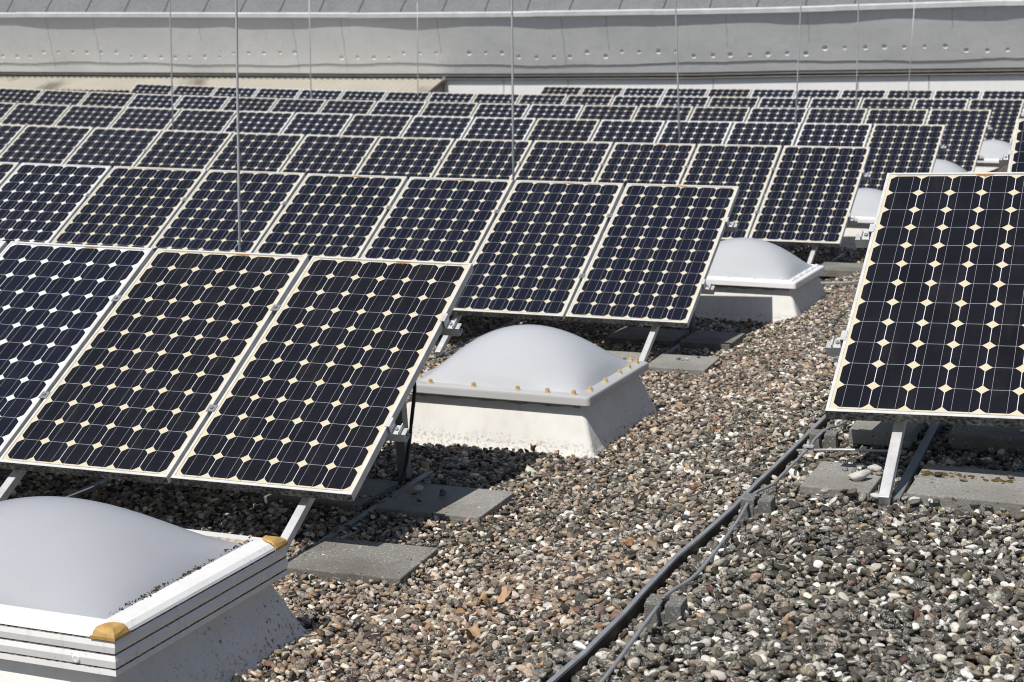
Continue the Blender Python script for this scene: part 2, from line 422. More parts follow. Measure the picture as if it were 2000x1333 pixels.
    # bitumen roof rising behind the eave
    bm_ = NT('bitumen_felt'); co = bm_.coord(); n = bm_.noise(co, 2.2, 5); f = bm_.noise(co, 15, 6, .8)
    bm_.set(Base_Color=bm_.mix(bm_.mapr(f, .3, .7, 0, 1), bm_.mix(bm_.mapr(n, .3, .7), (.105, .115, .122), (.165, .175, .182)), (.225, .235, .24)), Roughness=.85); bm_.bump(f, .6, .02)
    seamd = simple('dark_felt_seam', (.06, .063, .066), .8, 0, .3, 20)
    rb = MB(); x = xe0
    lift = lambda s: Vector((0, 0, s * .90))
    while x < xe1:
        x2 = min(x + .93 + rnd.uniform(-.06, .06), xe1)
        q = []
        for xx, dz in ((x, .010), (x2, 0)):
            t, nrm = bdir(xx); e = FP(xx, 1.0) + nrm * .05 + Vector((0, 0, .075 + dz)); q.append((e, e + nrm * 4.2 + lift(4.2)))
        rb.face([q[0][0], q[1][0], q[1][1], q[0][1]], 0)
        t, nrm = bdir(x); e = q[0][0]
        wob = [e + (nrm * s + lift(s)) + t * rnd.uniform(-.012, .012) + Vector((0,0,.006)) for s in np.linspace(0.01, 4.1, 18)]
        rb.tube(wob, .010, 5, 1)
        x = x2
    rb.build('roof', [bm_.mat, seamd], root)
    # dark gutter line, gap shadow put into its colour, and white wall
    gb = MB(); X3 = np.arange(xe0, xe1, .5)
    gp = [FP(x, 0) + bdir(x)[1] * .012 + Vector((0, 0, -.062)) for x in X3]
    gb.tube(gp, .036, 8)
    gut = gb.build('gutter', simple('dark_gutter', (.05, .048, .045), .5, .2, .3, 6), root)
    g2 = MB(); g2.tube([p + Vector((0, 0, -.052)) - bdir(p.x)[1] * .005 for p in gp], .015, 6); g2.build('pipe', simple('grey_pipe', (.14, .14, .135), .5, .2, .2, 5), gut)
    sf = MB()
    for i in range(len(X3) - 1):
        a, b = FP(X3[i], 0), FP(X3[i+1], 0); na, nb = bdir(X3[i])[1], bdir(X3[i+1])[1]
        sf.face([a, b, b + nb * .10, a + na * .10])
    sf.build('soffit', simple('shade_dark_soffit', (.05, .05, .048), .8, 0, .2, 4), root)  # near-black soffit: shade of the gap put into its colour
    wb = MB()
    for i in range(len(X3) - 1):
        q = []
        for x in (X3[i], X3[i+1]):
            b = FP(x, 0) + bdir(x)[1] * .065; q += [Vector((b.x, b.y, -1.2)), Vector((b.x, b.y, b.z + .02))]
        wb.face([q[0], q[2], q[3], q[1]])
    wm = NT('white_render_wall'); co = wm.coord(); n = wm.noise(co, 1.5, 5); s_ = wm.noise(wm.scale(co, (4, 4, .6)), 2, 5)
    wm.set(Base_Color=wm.mix(wm.mapr(s_, .55, .8, 0, .4), wm.mix(wm.mapr(n, .3, .7), (.90, .90, .89), (.85, .85, .84)), (.6, .6, .58)), Roughness=.8)
    wall = wb.build('wall', wm.mat, root)
    for x in (-.2 , 1.15, 4.05, 6.75, 8.0, 10.2):
        j = MB(); b = FP(x, 0) + bdir(x)[1] * .06; j.bar(Vector((b.x, b.y, -.6)), Vector((b.x, b.y, b.z - .02)), .018, .01, (0, -1, 0)); j.build('wall_joint', simple('joint_grey', (.42, .42, .41), .8), wall)
    # corrugated canopy in front of the wall
    cn = NT('beige_corrugated_sheet'); co = cn.coord(); n = cn.noise(co, 1.2, 5); dk = cn.noise(cn.scale(co, (1, .4, 1)), .9, 4)
    c = cn.mix(cn.mapr(n, .3, .7), (.47, .435, .36), (.40, .375, .32)); c = cn.mix(cn.mapr(dk, .60, .72, 0, .8), c, (.13, .11, .08))
    cn.set(Base_Color=c, Roughness=.7)
    canopy = empty('corrugated_canopy', (0, 0, 0)); tag(canopy, 'beige corrugated canopy below the hall gutter, left of the white wall', 'canopy')
    cb = MB(); x = xe0; dep_, drop = .92, .27; prof = []
    while x < -1.42:
        prof.append(x); x += .035
    top = []
    for i, x in enumerate(prof):
        b = FP(x, 0) + Vector((0, 0, -.105 + .016 * math.cos(i * math.pi / 2))); t, nrm = bdir(x)
        top.append((b + nrm * .05, b - nrm * dep_ + Vector((0, 0, -drop))))
    for i in range(len(top) - 1): cb.face([top[i][0], top[i+1][0], top[i+1][1], top[i][1]])
    cb.build('sheet', cn.mat, canopy, smooth=True)
    bb = MB(); e = top[-1]; t, nrm = bdir(-1.4)
    bb.bar(e[0] + Vector((0,0,-.055)), e[1] + Vector((0,0,-.055)), .05, .06, (0, 0, 1))
    bb.build('beam', simple('brown_timber', (.13, .10, .065), .8, 0, .3, 8), canopy); bb = MB()
    for i in range(0, len(top) - 1, 34): bb.bar(top[i][1] + Vector((0,0,-.05)) + nrm * .06, top[min(i+34, len(top)-1)][1] + Vector((0,0,-.05)) + nrm * .06, .05, .06, (0, 0, 1))
    bb.build('front_beam', bpy.data.materials['brown_timber'], canopy)
    ub = MB(); a = e[0] + nrm * .08
    ub.box((-.03, -.16, -.9), (.03, 0, 0.02), Matrix.Translation(a) @ Matrix.Rotation(math.atan2(t.y, t.x), 4, 'Z')); ub.build('end_post', simple('grey_post', (.36, .355, .34), .8), canopy)
building()

# ------------------------------------------------------------------ solar panels
PW, PL, PITCH, CP = .808, 1.58, .826, .1275
TILT = .49156
def make_panel_meshes():
    f = MB(); lip, hh, rec = .0125, .040, .0025
    def ring(x0, y0, x1, y1, z): return [Vector((x0,y0,z)), Vector((x1,y0,z)), Vector((x1,y1,z)), Vector((x0,y1,z))]
    r = [ring(.012, .012, PW-.012, PL-.012, -hh), ring(.0, .0, PW, PL, -hh), ring(0, 0, PW, PL, -.0015), ring(.0015, .0015, PW-.0015, PL-.0015, 0), ring(lip, lip, PW-lip, PL-lip, 0), ring(lip, lip, PW-lip, PL-lip, -.008)]
    for a in range(5):
        for k in range(4):
            dirty = 1 if (a == 1 and k == 0) else 0
            f.face([r[a][k], r[a][(k+1)%4], r[a+1][(k+1)%4], r[a+1][k]], dirty)
    frame = f.mesh('frame', [M['frame'], M['frame_dirty']])
    lam = {}
    mx, my = (PW - 6*CP) / 2, (PL - 12*CP) / 2
    for key in ('cream', 'white_sheet'):
        for var in range(4):
            b = MB(); z = -rec
            b.face([(lip,lip,z), (PW-lip,lip,z), (PW-lip,PL-lip,z), (lip,PL-lip,z)], 0)
            b.face([(lip,lip,z-.005), (lip,PL-lip,z-.005), (PW-lip,PL-lip,z-.005), (PW-lip,lip,z-.005)], 0)
            h = .0623; ch = .0225
            arc = [(h, h - ch), (h - ch*.30, h - ch*.63), (h - ch*.63, h - ch*.30), (h - ch, h)]
            oc = []
            for sx, sy, rev in ((1,1,0),(-1,1,1),(-1,-1,0),(1,-1,1)):
                a = [(sx*p, sy*q) for p, q in arc]; oc += (a[::-1] if rev else a)
            for i in range(6):
                for j in range(12):
                    cx, cy = mx + CP*(i+.5), my + CP*(j+.5)
                    b.face([(cx+p, cy+q, z + .0004) for p, q in oc], 1)
                for e in (-.0305, .0305):
                    cx = mx + CP*(i+.5) + e
                    b.face([(cx-.0007, my-.008, z+.0008), (cx+.0007, my-.008, z+.0008), (cx+.0007, PL-my+.008, z+.0008), (cx-.0007, PL-my+.008, z+.0008)], 2)
            for i in range(6):
                for j in range(1, 12):
                    cx, yy, hl = mx + CP*(i+.5), my + CP*j, h - ch
                    b.face([(cx-hl, yy-.0012, z+.0006), (cx+hl, yy-.0012, z+.0006), (cx+hl, yy+.0012, z+.0006), (cx-hl, yy+.0012, z+.0006)], 2)
            for i in range(1, 6):
                for j in range(12):
                    xx, cy, hl = mx + CP*i, my + CP*(j+.5), h - ch
                    b.face([(xx-.0013, cy-hl, z+.0006), (xx+.0013, cy-hl, z+.0006), (xx+.0013, cy+hl, z+.0006), (xx-.0013, cy+hl, z+.0006)], 4)
            for yy in (my - .009, PL - my + .009):
                b.face([(mx+.02, yy-.002, z+.0006), (PW-mx-.02, yy-.002, z+.0006), (PW-mx-.02, yy+.002, z+.0006), (mx+.02, yy+.002, z+.0006)], 2)
            # label strip with brown stain on the top margin
            if key == 'cream' or var % 2 == 1:
                c0 = PW * (.5 if var % 2 == 0 else .58); q = PL - lip
                b.face([(c0-.035, q-.001, z+.0011), (c0-.03, q-.010, z+.0011), (c0-.006, q-.013, z+.0011), (c0+.004, q-.022, z+.0011), (c0+.012, q-.012, z+.0011), (c0+.036, q-.009, z+.0011), (c0+.04, q-.001, z+.0011)], 3)
            lam[key, var] = b.mesh('laminate', [M[key], M['cell' if var < 2 else 'cell_black'], M['busbar'], M['rust'], M['white_sheet']])
    return frame, lam
FRAME_ME, LAM = make_panel_meshes()
def rowfield(x, y): return -.345192 - .010495 * x - .088987 * (y - 18) / 100
class Row:      # boundaries between panels, right end first
    def __init__(s, x, y, n, extra_right=0, lift=0., th=None, z=None):
        s.b = []; q = np.array([x, y], float)
        f = (lambda p: th) if th is not None else (lambda p: rowfield(*p))
        for _ in range(extra_right):
            a = f(q); q = q + PITCH * np.array([math.cos(a), math.sin(a)])
        for i in range(n + 1):
            a = f(q); e = .4; p2 = q + e * np.array([math.cos(a), math.sin(a)])
            zz = (float(zs(*q)) + lift) if z is None else z
            z2 = (float(zs(*p2)) + lift) if z is None else z + e * math.tan(R(2.07))
            s.b.append((Vector((q[0], q[1], zz)), Vector((p2[0]-q[0], p2[1]-q[1], z2-zz)).normalized()))
            q = q - PITCH * np.array([math.cos(a), math.sin(a)])
        s.n = n
    def axes(s, u):
        nb = Vector((-u.y, u.x, 0)).normalized(); nb = (nb - u * nb.dot(u)).normalized()
        up = u.cross(nb).normalized()
        v = nb * math.cos(TILT) + up * math.sin(TILT); return u, v, u.cross(v).normalized()
    def frame(s, t):    # position t (metres to the left of the right end) -> origin on the bottom edge and axes
        k = t / PITCH; i = max(0, min(int(math.floor(k)), s.n - 1)); a, b = s.b[i], s.b[i+1]
        o = a[0].lerp(b[0], k - i) if 0 <= k <= s.n else a[0] + (b[0] - a[0]) * (k - i)
        return (o, *s.axes((a[0] - b[0]).normalized()))
ORD = ['', 'second', 'third', 'fourth', 'fifth', 'sixth', 'seventh', 'eighth', 'ninth', 'tenth', 'eleventh', 'twelfth', 'thirteenth', 'fourteenth', 'fifteenth', 'sixteenth', 'seventeenth', 'eighteenth', 'nineteenth', 'twentieth', 'twenty-first', 'twenty-second']
def place_panel(row, i, key, label, group, black=False):
    a, b = row.b[i], row.b[i+1]
    u = (a[0] - b[0]).normalized(); u, v, nn = row.axes(u); o = b[0] + u * ((PITCH - PW) / 2) + v * rnd.uniform(-.004, .004)
    Mx = Matrix((( u.x, v.x, nn.x, o.x), (u.y, v.y, nn.y, o.y), (u.z, v.z, nn.z, o.z), (0, 0, 0, 1)))
    root = empty('solar_panel', None, M=Mx); tag(root, label, 'solar panel', group)
    for nm, me in (('frame', FRAME_ME), ('laminate', LAM[key, rnd.randrange(2) + (2 if black else 0)])):
        p = bpy.data.objects.new(nm, me); C.objects.link(p); p.parent = root
    return root
def make_rack(row, label, frames, grd, left_side=False, far=False):
    root = empty('panel_rack', row.b[0][0]); root.location = (0, 0, 0); tag(root, label, 'panel rack')
    L_ = row.n * PITCH
    for sl in (.44, 1.16):
        rb = MB(); ts = [-.062] + [PITCH * k for k in range(1, row.n)] + [L_ + .062]
        for k in range(len(ts) - 1):
            o0, u, v, nn = row.frame(ts[k]); o1, *_ = row.frame(ts[k+1])
            rb.channel(o0 + v * sl - nn * .062, o1 + v * sl - nn * .062, .040, .042, v, .004)
        rail = rb.build('rail', M['rail'], root)
        # end clamps and middle clamps
        for t, end in [(0.0, 1), (L_, -1)]:
            o, u, v, nn = row.frame(t); e = u * end
            cb = MB(); c = o + v * sl
            Mx = Matrix(((e.x, v.x, nn.x, c.x), (e.y, v.y, nn.y, c.y), (e.z, v.z, nn.z, c.z), (0, 0, 0, 1)))
            cb.box((-.018, -.028, .0005), (.004, .028, .004), Mx); cb.box((.000, -.028, -.040), (.004, .028, .0035), Mx); cb.box((.004, -.028, -.040), (.040, .028, -.036), Mx); cb.box((.036, -.028, -.036), (.040, .028, -.022), Mx)
            cl = cb.build('end_clamp', M['alu'], root)
            sb = MB(); sb.lathe([(.008, 0), (.008, .008), (.004, .010)], Mx @ Vector((.02, 0, -.036)), 8, 0, Mx.to_3x3().to_4x4()); sb.build('bolt', M['alu_dark'], cl)
        if not far:
            for k in range(1, row.n):
                mb = MB(); o, u, v, nn = row.frame(PITCH * k); c = o + v * sl
                Mx = Matrix(((u.x, v.x, nn.x, c.x), (u.y, v.y, nn.y, c.y), (u.z, v.z, nn.z, c.z), (0, 0, 0, 1)))
                mb.box((-.019, -.022, .0006), (.019, .022, .0036), Mx); mb.box((-.006, -.022, -.05), (.006, .022, .0006), Mx); mb.box((-.006, -.006, .0036), (.006, .006, .010), Mx)
                mb.build('mid_clamp', M['alu_dark'], rail)
    for t in frames:
        o, u, v, nn = row.frame(t)
        beam_c = -.040 - .042 - .022 - .002
        nb = Vector((v.x, v.y, 0)).normalized()
        foot_s = -.34 if not far else -.3
        a = o + v * foot_s + nn * beam_c; b = o + v * 1.46 + nn * beam_c
        bb = MB(); bb.bar(a, b, .037, .038, nn); beam = bb.build('sloped_beam', M['alu'], root, bevel=.0025)
        if not far:
            kb = MB(); q = a + v * .02 - u * .024
            kb.bar(q + nn * .012 + v * .045, q - nn * .012 + v * .015 - Vector((0, 0, .05)), .004, .032, nb); kb.build('foot_bracket', M['alu_dark'], beam)
        gz = a.z - .012
        base = MB(); gz -= .012; p0 = Vector((a.x, a.y, gz)) + nb * .05; p1 = Vector((a.x, a.y, gz)) + nb * 1.62
        off = u * .030
        base.bar(p0 + off, p1 + off, .032, .046, (0, 0, 1)); base.build('base_channel', M['alu_dark'], root)
        pb = MB(); top = o + v * 1.22 + nn * (beam_c - .02); bt = Vector((top.x, top.y, gz)) + nb * .12
        pb.channel(bt + u * -.052, top + u * -.052, .060, .045, -u, .005); pb.build('rear_post', M['alu_dark'], root)
    return root
# c = cream (yellowed), w = white grid; right end first
ROWS = [
    ('front', 1, -.62592, 6.61350, 0, 'ccwww'),
    ('second', 2, 1.11174, 10.74438, 0, 'cccccc' 'wc'),
    ('third', 3, 2.83699, 14.86279, 0, 'cccccccccccc'),
    ('fourth', 4, 4.45068, 18.69219, 0, 'cwwwwcwwcwwcccccc'),
    ('fifth', 5, 5.92925, 22.26937, 0, 'cccwcccwwcwcccwwcccc'),
    ('sixth', 6, 6.55500, 25.89962, 1, 'cwcwwcwwcccwcwwwwcc'),
    ('seventh', 7, 7.70463, 29.53552, 2, 'wwwcwwwcwwcc'),
]
ROWOBJ = {}
for nm, k, x, y, ex, pat in ROWS:
    row = Row(x, y, len(pat), ex); ROWOBJ[k] = row
    for i, ch in enumerate(pat):
        key = 'cream' if ch == 'c' else 'white_sheet'
        word = 'yellowed' if ch == 'c' else 'clean white'
        pos = 'nearest the gravel path' if i == 0 else ORD[i] + ' from the gravel path'
        if k == 7: pos = 'at the open end near the canopy' if i == len(pat) - 1 else ORD[len(pat) - 1 - i] + ' from its canopy end'
        place_panel(row, i, key, '%s-grid solar panel, %s in the %s row' % (word, pos, nm) if k > 1 else '%s-grid solar panel, %s in the front row' % (word, pos), 'solar panels in the %s row' % nm, k == 1 and i < 2)
    fr = [.245 + 1.36 * j for j in range(int((row.n * PITCH - .3) / 1.36) + 1)]
    make_rack(row, 'aluminium rack of rails and sloped legs carrying the %s row of panels' % nm, fr if k < 5 else fr[::2], None, far=k > 3)
# right-hand array on the raised part of the roof
TH8 = R(-21.0)
d8 = Vector((math.cos(TH8), math.sin(TH8)))
row8 = Row(1.12050 + PITCH * d8.x, 6.05894 + PITCH * d8.y, 1, 0, th=TH8, z=.47479 + PITCH * math.tan(R(2.07)))
row8.b[1] = (Vector((1.12050 - .009 * d8.x, 6.05894 - .009 * d8.y, .47479)), row8.b[1][1])
place_panel(row8, 0, 'cream', 'large near solar panel right of the gravel path, yellowed grid on black cells', 'solar panels beyond the path', True)
make_rack(row8, 'rack with grey front leg under the near panel right of the gravel path', [.57], None)
x9, y9 = xy(-.772, 10.47)
row9 = Row(x9 + PITCH * d8.x, y9 + PITCH * d8.y, 1, 0, th=TH8, z=.505 + PITCH * math.tan(R(2.07)))
row9.b[1] = (Vector((x9, y9, .505)), row9.b[1][1])
place_panel(row9, 0, 'cream', 'solar panel just peeking out above and behind the large near panel right of the path', 'solar panels beyond the path')
make_rack(row9, 'rack under the panel that peeks out behind the large near panel', [.57], None, far=True)

# ------------------------------------------------------------------ skylight domes
def sweep_rect(mb, prof, hx, hy, m=0, rc=0., seg=5):       # prof: (offset outward from hx,hy, z)
    rings = []
    for o, z in prof:
        X, Y = hx + o, hy + o; pts = []
        r = (rc if hx < .1 else max(rc + o * .5, 0)) if rc else 0
        for sx, sy, a0 in ((1,-1,-90),(1,1,0),(-1,1,90),(-1,-1,180)):
            if rc:
                r = max(r, 1e-4)
                for k in range(seg + 1):
                    a = R(a0 + 90 * k / seg); pts.append(Vector((sx*(X-r) + r*math.cos(a), sy*(Y-r) + r*math.sin(a), z)))
            else: pts.append(Vector((sx*X, sy*Y, z)))
        rings.append(pts)
    n = len(rings[0]); vv = [p for g in rings for p in g]; ff = []
    for i in range(len(rings) - 1):
        for k in range(n): ff.append((i*n+k, i*n+(k+1)%n, (i+1)*n+(k+1)%n, (i+1)*n+k))
    mb.add(vv, ff, m)
def dome_mesh(hx, hy, h, z0, mat, pw=.88, N=40):
    b = MB(); t = np.linspace(-1, 1, N + 1); vv = []
    for j in t:
        for i in t:
            f = max(0, (1 - i*i) * (1 - j*j)) ** pw
            vv.append((i*hx, j*hy, z0 + h * f))
    ff = [(j*(N+1)+i, j*(N+1)+i+1, (j+1)*(N+1)+i+1, (j+1)*(N+1)+i) for j in range(N) for i in range(N)]
    b.add(vv, ff); return b
def curb(root, zb, zt, ht, hb, hty=None, hby=None, thick=.05):
    hty = hty or ht; ex = hty - ht
    b = MB(); pr = []
    for k in range(9):
        t = k / 8; fl = max(0, .22 - t) ** 2 * .5
        pr.append((hb + (ht - hb) * t + fl, zb + (zt - zb) * t))
    sweep_rect(b, [(o, z) for o, z in pr] + [(ht - thick, zt), (ht - thick, zb)], 0, ex, rc=.022, seg=4)
    return b.build('curb', M['curb'], root, angle=40)
def dome_root(u, n, label, dth=-1.5, dz=0):
    p = P(u, n); x, y = xy(u, n); z = float(zs(x, y)) - .27
    r = empty('skylight_dome', (x, y, z + dz), (0, 0, TH + R(dth))); return tag(r, label, 'skylight', 'skylight domes along the gravel path')
def bolt_caps(root, pts, z, mat):
    for px_, py_ in pts:
        b = MB(); b.lathe([(.016, 0), (.016, .004), (.0115, .005), (.0125, .018), (.0095, .019), (.0095, .015), (.005, .015), (.005, .023), (.0025, .0245)], (px_, py_, z), 10)
        b.build('bolt_cap', mat, root)
# front dome, with a profiled frame
d1 = dome_root(-3.312, 4.655, 'large worn dome skylight with white profiled frame and ochre corner caps')
def build_d1(root):
    H0 = .27; hx, hy = .612, .515
    curb(root, -.04, .215, hx - .045, hx + .07, hy - .045, hy + .07)
    fb = MB(); prof = [(-.085, H0 + .078), (-.02, H0 + .072), (-.004, H0 + .060), (0, H0 + .052)]
    sweep_rect(fb, prof, hx, hy, 0)
    def groove(z): sweep_rect(fb, [(0, z), (-.006, z - .002), (-.006, z - .0042), (0, z - .0048)], hx, hy, 1)
    groove(H0 + .052)
    sweep_rect(fb, [(0, H0 + .046), (.004, H0 + .030), (.001, H0 + .010)], hx, hy, 0); groove(H0 + .010)
    sweep_rect(fb, [(.001, H0 + .004), (.006, H0 - .012), (.003, H0 - .034)], hx, hy, 0)
    sweep_rect(fb, [(.003, H0 - .034), (-.004, H0 - .035), (-.004, H0 - .038), (.004, H0 - .039)], hx, hy, 1)
    sweep_rect(fb, [(.004, H0 - .039), (.006, H0 - .056), (-.004, H0 - .058), (-.07, H0 - .056)], hx, hy, 0)
    frame = fb.build('frame', [M['pvc'], M['groove']], root)
    ib = MB(); sweep_rect(ib, [(-.085, H0 + .078), (-.092, H0 + .074), (-.098, H0 + .066)], hx, hy, 0); ib.build('gasket', simple('dirty_gasket', (.36, .31, .24), .8, 0, .4, 50), frame)
    dome_mesh(hx - .094, hy - .094, .205, H0 + .068, M['opal_big'], .84).build('dome', M['opal_big'], root, smooth=True)
    pd = [0, .004, .020, .085, .2]; pz = [.056, .066, .078, .084, .084]
    for sx in (1, -1):
        for sy in (1, -1):
            cbm = MB(); N = 12; Rr = .080; grid = []; e0 = .006
            for a in range(N + 1):
                th = math.pi / 2 * a / N; rmax = Rr * (1 + .10 * math.sin(2 * th))
                for c in range(N + 1):
                    r = rmax * c / N; dx, dy = r * math.cos(th), r * math.sin(th); d = min(dx, dy)
                    z = H0 + float(np.interp(d, pd, pz)) + .003
                    if c == N: z -= .006
                    grid.append(((hx + e0 - dx) * sx, (hy + e0 - dy) * sy, z))
            W_ = N + 1
            cbm.add(grid, [(a*W_+c, a*W_+c+1, (a+1)*W_+c+1, (a+1)*W_+c) for a in range(N) for c in range(N)])
            for (x0, y0, x1, y1) in ((hx - Rr, hy + e0 - .003, hx + e0, hy + e0), (hx + e0 - .003, hy - Rr, hx + e0, hy + e0 - .003)):
                cbm.box((min(sx*x0, sx*x1), min(sy*y0, sy*y1), H0 + .0500), (max(sx*x0, sx*x1), max(sy*y0, sy*y1), H0 + .0588))
            cbm.build('corner_cap', M['ochre'], root, angle=40)
    for k, side in enumerate(('front', 'right')):
        for t in (-.40, -.13, .13, .40):
            b = MB(); Mx = Matrix.Rotation(R(90), 4, 'X') if side == 'front' else Matrix.Rotation(R(90), 4, 'Y')
            c = Vector((t * 1.2, -hy - .004, H0 - .020)) if side == 'front' else Vector((hx + .004, t, H0 - .020))
            b.lathe([(.0135, -.004), (.0135, .003), (.009, .005), (.004, .004)], c, 14, 0, Mx); b.build('screw_cap', M['pvc'], frame)
build_d1(d1)
# the second dome, milky flange with ochre bolts
def build_plain(root, flange_mat, bolt_mat, ridges, dome_mat, pw=.75, h=.245, bolts=True):
    zt = .25; hx = .515
    curb(root, -.04, zt - .004, .465, .575)
    lb = MB()
    prof = [(-.075, zt + .048), (-.012, zt + .046), (-.003, zt + .042), (0, zt + .034), (.004, zt + .004), (.0, zt), (-.008, zt), (-.012, zt + .03), (-.075, zt + .036)]
    sweep_rect(lb, prof, hx, hx, 0, rc=.022, seg=4)
    if ridges:
        sweep_rect(lb, [(-.035, zt + .047), (-.038, zt + .054), (-.046, zt + .054), (-.049, zt + .047)], hx, hx, 0)
        sweep_rect(lb, [(-.058, zt + .047), (-.060, zt + .055), (-.068, zt + .055), (-.071, zt + .047)], hx, hx, 0)
    lb.build('flange', flange_mat, root, angle=40)
    dome_mesh(hx - .070, hx - .070, h, zt + .047, dome_mat, pw).build('dome', dome_mat, root, smooth=True)
    if bolts:
        a = hx - .045; L_ = []
        for t in (-.36, -.12, .12, .28, .42) if not ridges else (-.4, -.2, 0, .2, .4):
            L_ += [(t, -a), (a, t), (t, a), (-a, t)]
        bolt_caps(root, L_, zt + .046, bolt_mat)
        sb = MB(); pr = []
        sb.tube([Vector((-.455 + .91*k/40, -.47 - .0 + .002*math.sin(k*1.9), zt - .012 - .004*math.sin(k*.8) - .003*rnd.random())) for k in range(41)], .008, 6)
        sb.build('sealing_strip', simple('grey_seal', (.30, .285, .26), .9, 0, .3, 40), root)
d2 = dome_root(-2.975, 8.52, 'milky dome skylight with ochre bolt caps behind the front panel row')
build_plain(d2, M['flange'], M['ochre_pale'], False, M['opal'])
d3 = dome_root(-2.755, 12.83, 'clean dome skylight with bright white flange behind the second panel row', -2)
build_plain(d3, M['white_pl'], M['white_pl'], True, M['opal'])
for (u, n), nm in (((-2.52, 17.35), 'pale dome skylight seen between the third row and the near path panel'), ((-2.3, 21.5), 'dome skylight of which only a pale cap shows behind the fourth row'), ((-1.93, 25.4), 'farthest dome skylight, showing beside the end of the fifth row')):
    d = dome_root(u, n, nm, -3)
    build_plain(d, M['white_pl'], M['white_pl'], True, M['opal'], bolts=False)
DOMES = [(-3.312, 4.655), (-2.975, 8.52), (-2.755, 12.83)]

# debris caught along the frame of the front dome
db = MB()
for k in range(300):
    t = rnd.betavariate(1.2, 1.2) * .86 - .40; cl = math.sin(t * 23) * .5 + .5
    if rnd.random() > .25 + .75 * cl: continue
    u0 = Vector((.520 + rnd.gauss(0, .004), t, .349 + abs(rnd.gauss(0, .003)))); s = rnd.uniform(.002, .006) * (2.2 if rnd.random() < .08 else 1)
    q = [u0 + Vector((rnd.uniform(-s, s), rnd.uniform(-s*1.6, s*1.6), rnd.uniform(-.003, s*.9))) for _ in range(4)]
    db.add(q, [(0,1,2), (0,2,3), (0,1,3), (1,2,3)])
deb = db.build('leaf_debris', M['debris']); deb.matrix_world = Matrix.Translation(d1.location) @ Matrix.Rotation(TH + R(-1.5), 4, 'Z')
tag(deb, kind='stuff')

# ------------------------------------------------------------------ concrete slabs
def slab(u0, u1, n0, n1, label, ztop=None, mat='slab', th=.048, rot=0, group='concrete ballast slabs'):
    uc, nc = (u0+u1)/2, (n0+n1)/2; p = P(uc, nc)
    if ztop is None: ztop = p.z + .04
    b = MB(); hx, hy = (u1-u0)/2, (n1-n0)/2
    N = 7; e = .004
    b.box((-hx, -hy, -th), (hx, hy, 0))
    o = b.build('concrete_slab', M[mat], bevel=.005); o.location = (p.x, p.y, ztop); o.rotation_euler = (0, 0, TH + R(rot))
    tag(o, label, 'concrete slab', group); return o
slab(-3.04, -2.545, 5.79, 6.21, 'brown-stained dark concrete slab beside the ochre-capped dome, under the front row', -.234, 'slab_dark', rot=2)
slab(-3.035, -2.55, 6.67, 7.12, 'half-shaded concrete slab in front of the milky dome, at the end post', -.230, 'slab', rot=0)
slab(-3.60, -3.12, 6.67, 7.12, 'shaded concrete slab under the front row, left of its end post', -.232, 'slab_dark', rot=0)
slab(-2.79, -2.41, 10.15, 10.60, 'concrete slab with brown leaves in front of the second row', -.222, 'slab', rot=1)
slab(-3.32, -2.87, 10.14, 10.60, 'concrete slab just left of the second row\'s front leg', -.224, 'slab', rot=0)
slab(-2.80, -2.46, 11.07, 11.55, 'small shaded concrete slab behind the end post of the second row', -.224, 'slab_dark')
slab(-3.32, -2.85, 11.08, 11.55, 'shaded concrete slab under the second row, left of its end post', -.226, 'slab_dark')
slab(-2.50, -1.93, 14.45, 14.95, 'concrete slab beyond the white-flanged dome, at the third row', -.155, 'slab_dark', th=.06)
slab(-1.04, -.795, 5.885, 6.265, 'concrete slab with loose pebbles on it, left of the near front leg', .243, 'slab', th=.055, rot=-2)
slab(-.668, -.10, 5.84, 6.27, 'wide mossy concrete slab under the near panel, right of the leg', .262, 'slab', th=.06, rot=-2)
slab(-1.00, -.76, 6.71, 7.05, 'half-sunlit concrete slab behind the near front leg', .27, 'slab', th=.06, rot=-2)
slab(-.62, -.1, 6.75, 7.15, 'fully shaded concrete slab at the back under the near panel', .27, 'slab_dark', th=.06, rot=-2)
mo = MB()
for k in range(110):
    t = rnd.random(); u = -.655 + .33 * t; n = 6.135 + rnd.gauss(0, .016) - .02 * t
    if rnd.random() > .35 + .65 * (.5 + .5 * math.sin(t * 17)): continue
    p = P(u, n); r = rnd.uniform(.004, .011)
    mo.lathe([(r, -.003), (r * .9, r * .25), (r * .5, r * .55), (.001, r * .65)], (p.x, p.y, .262), 7)
tag(mo.build('moss', M['moss'], smooth=True), kind='stuff')

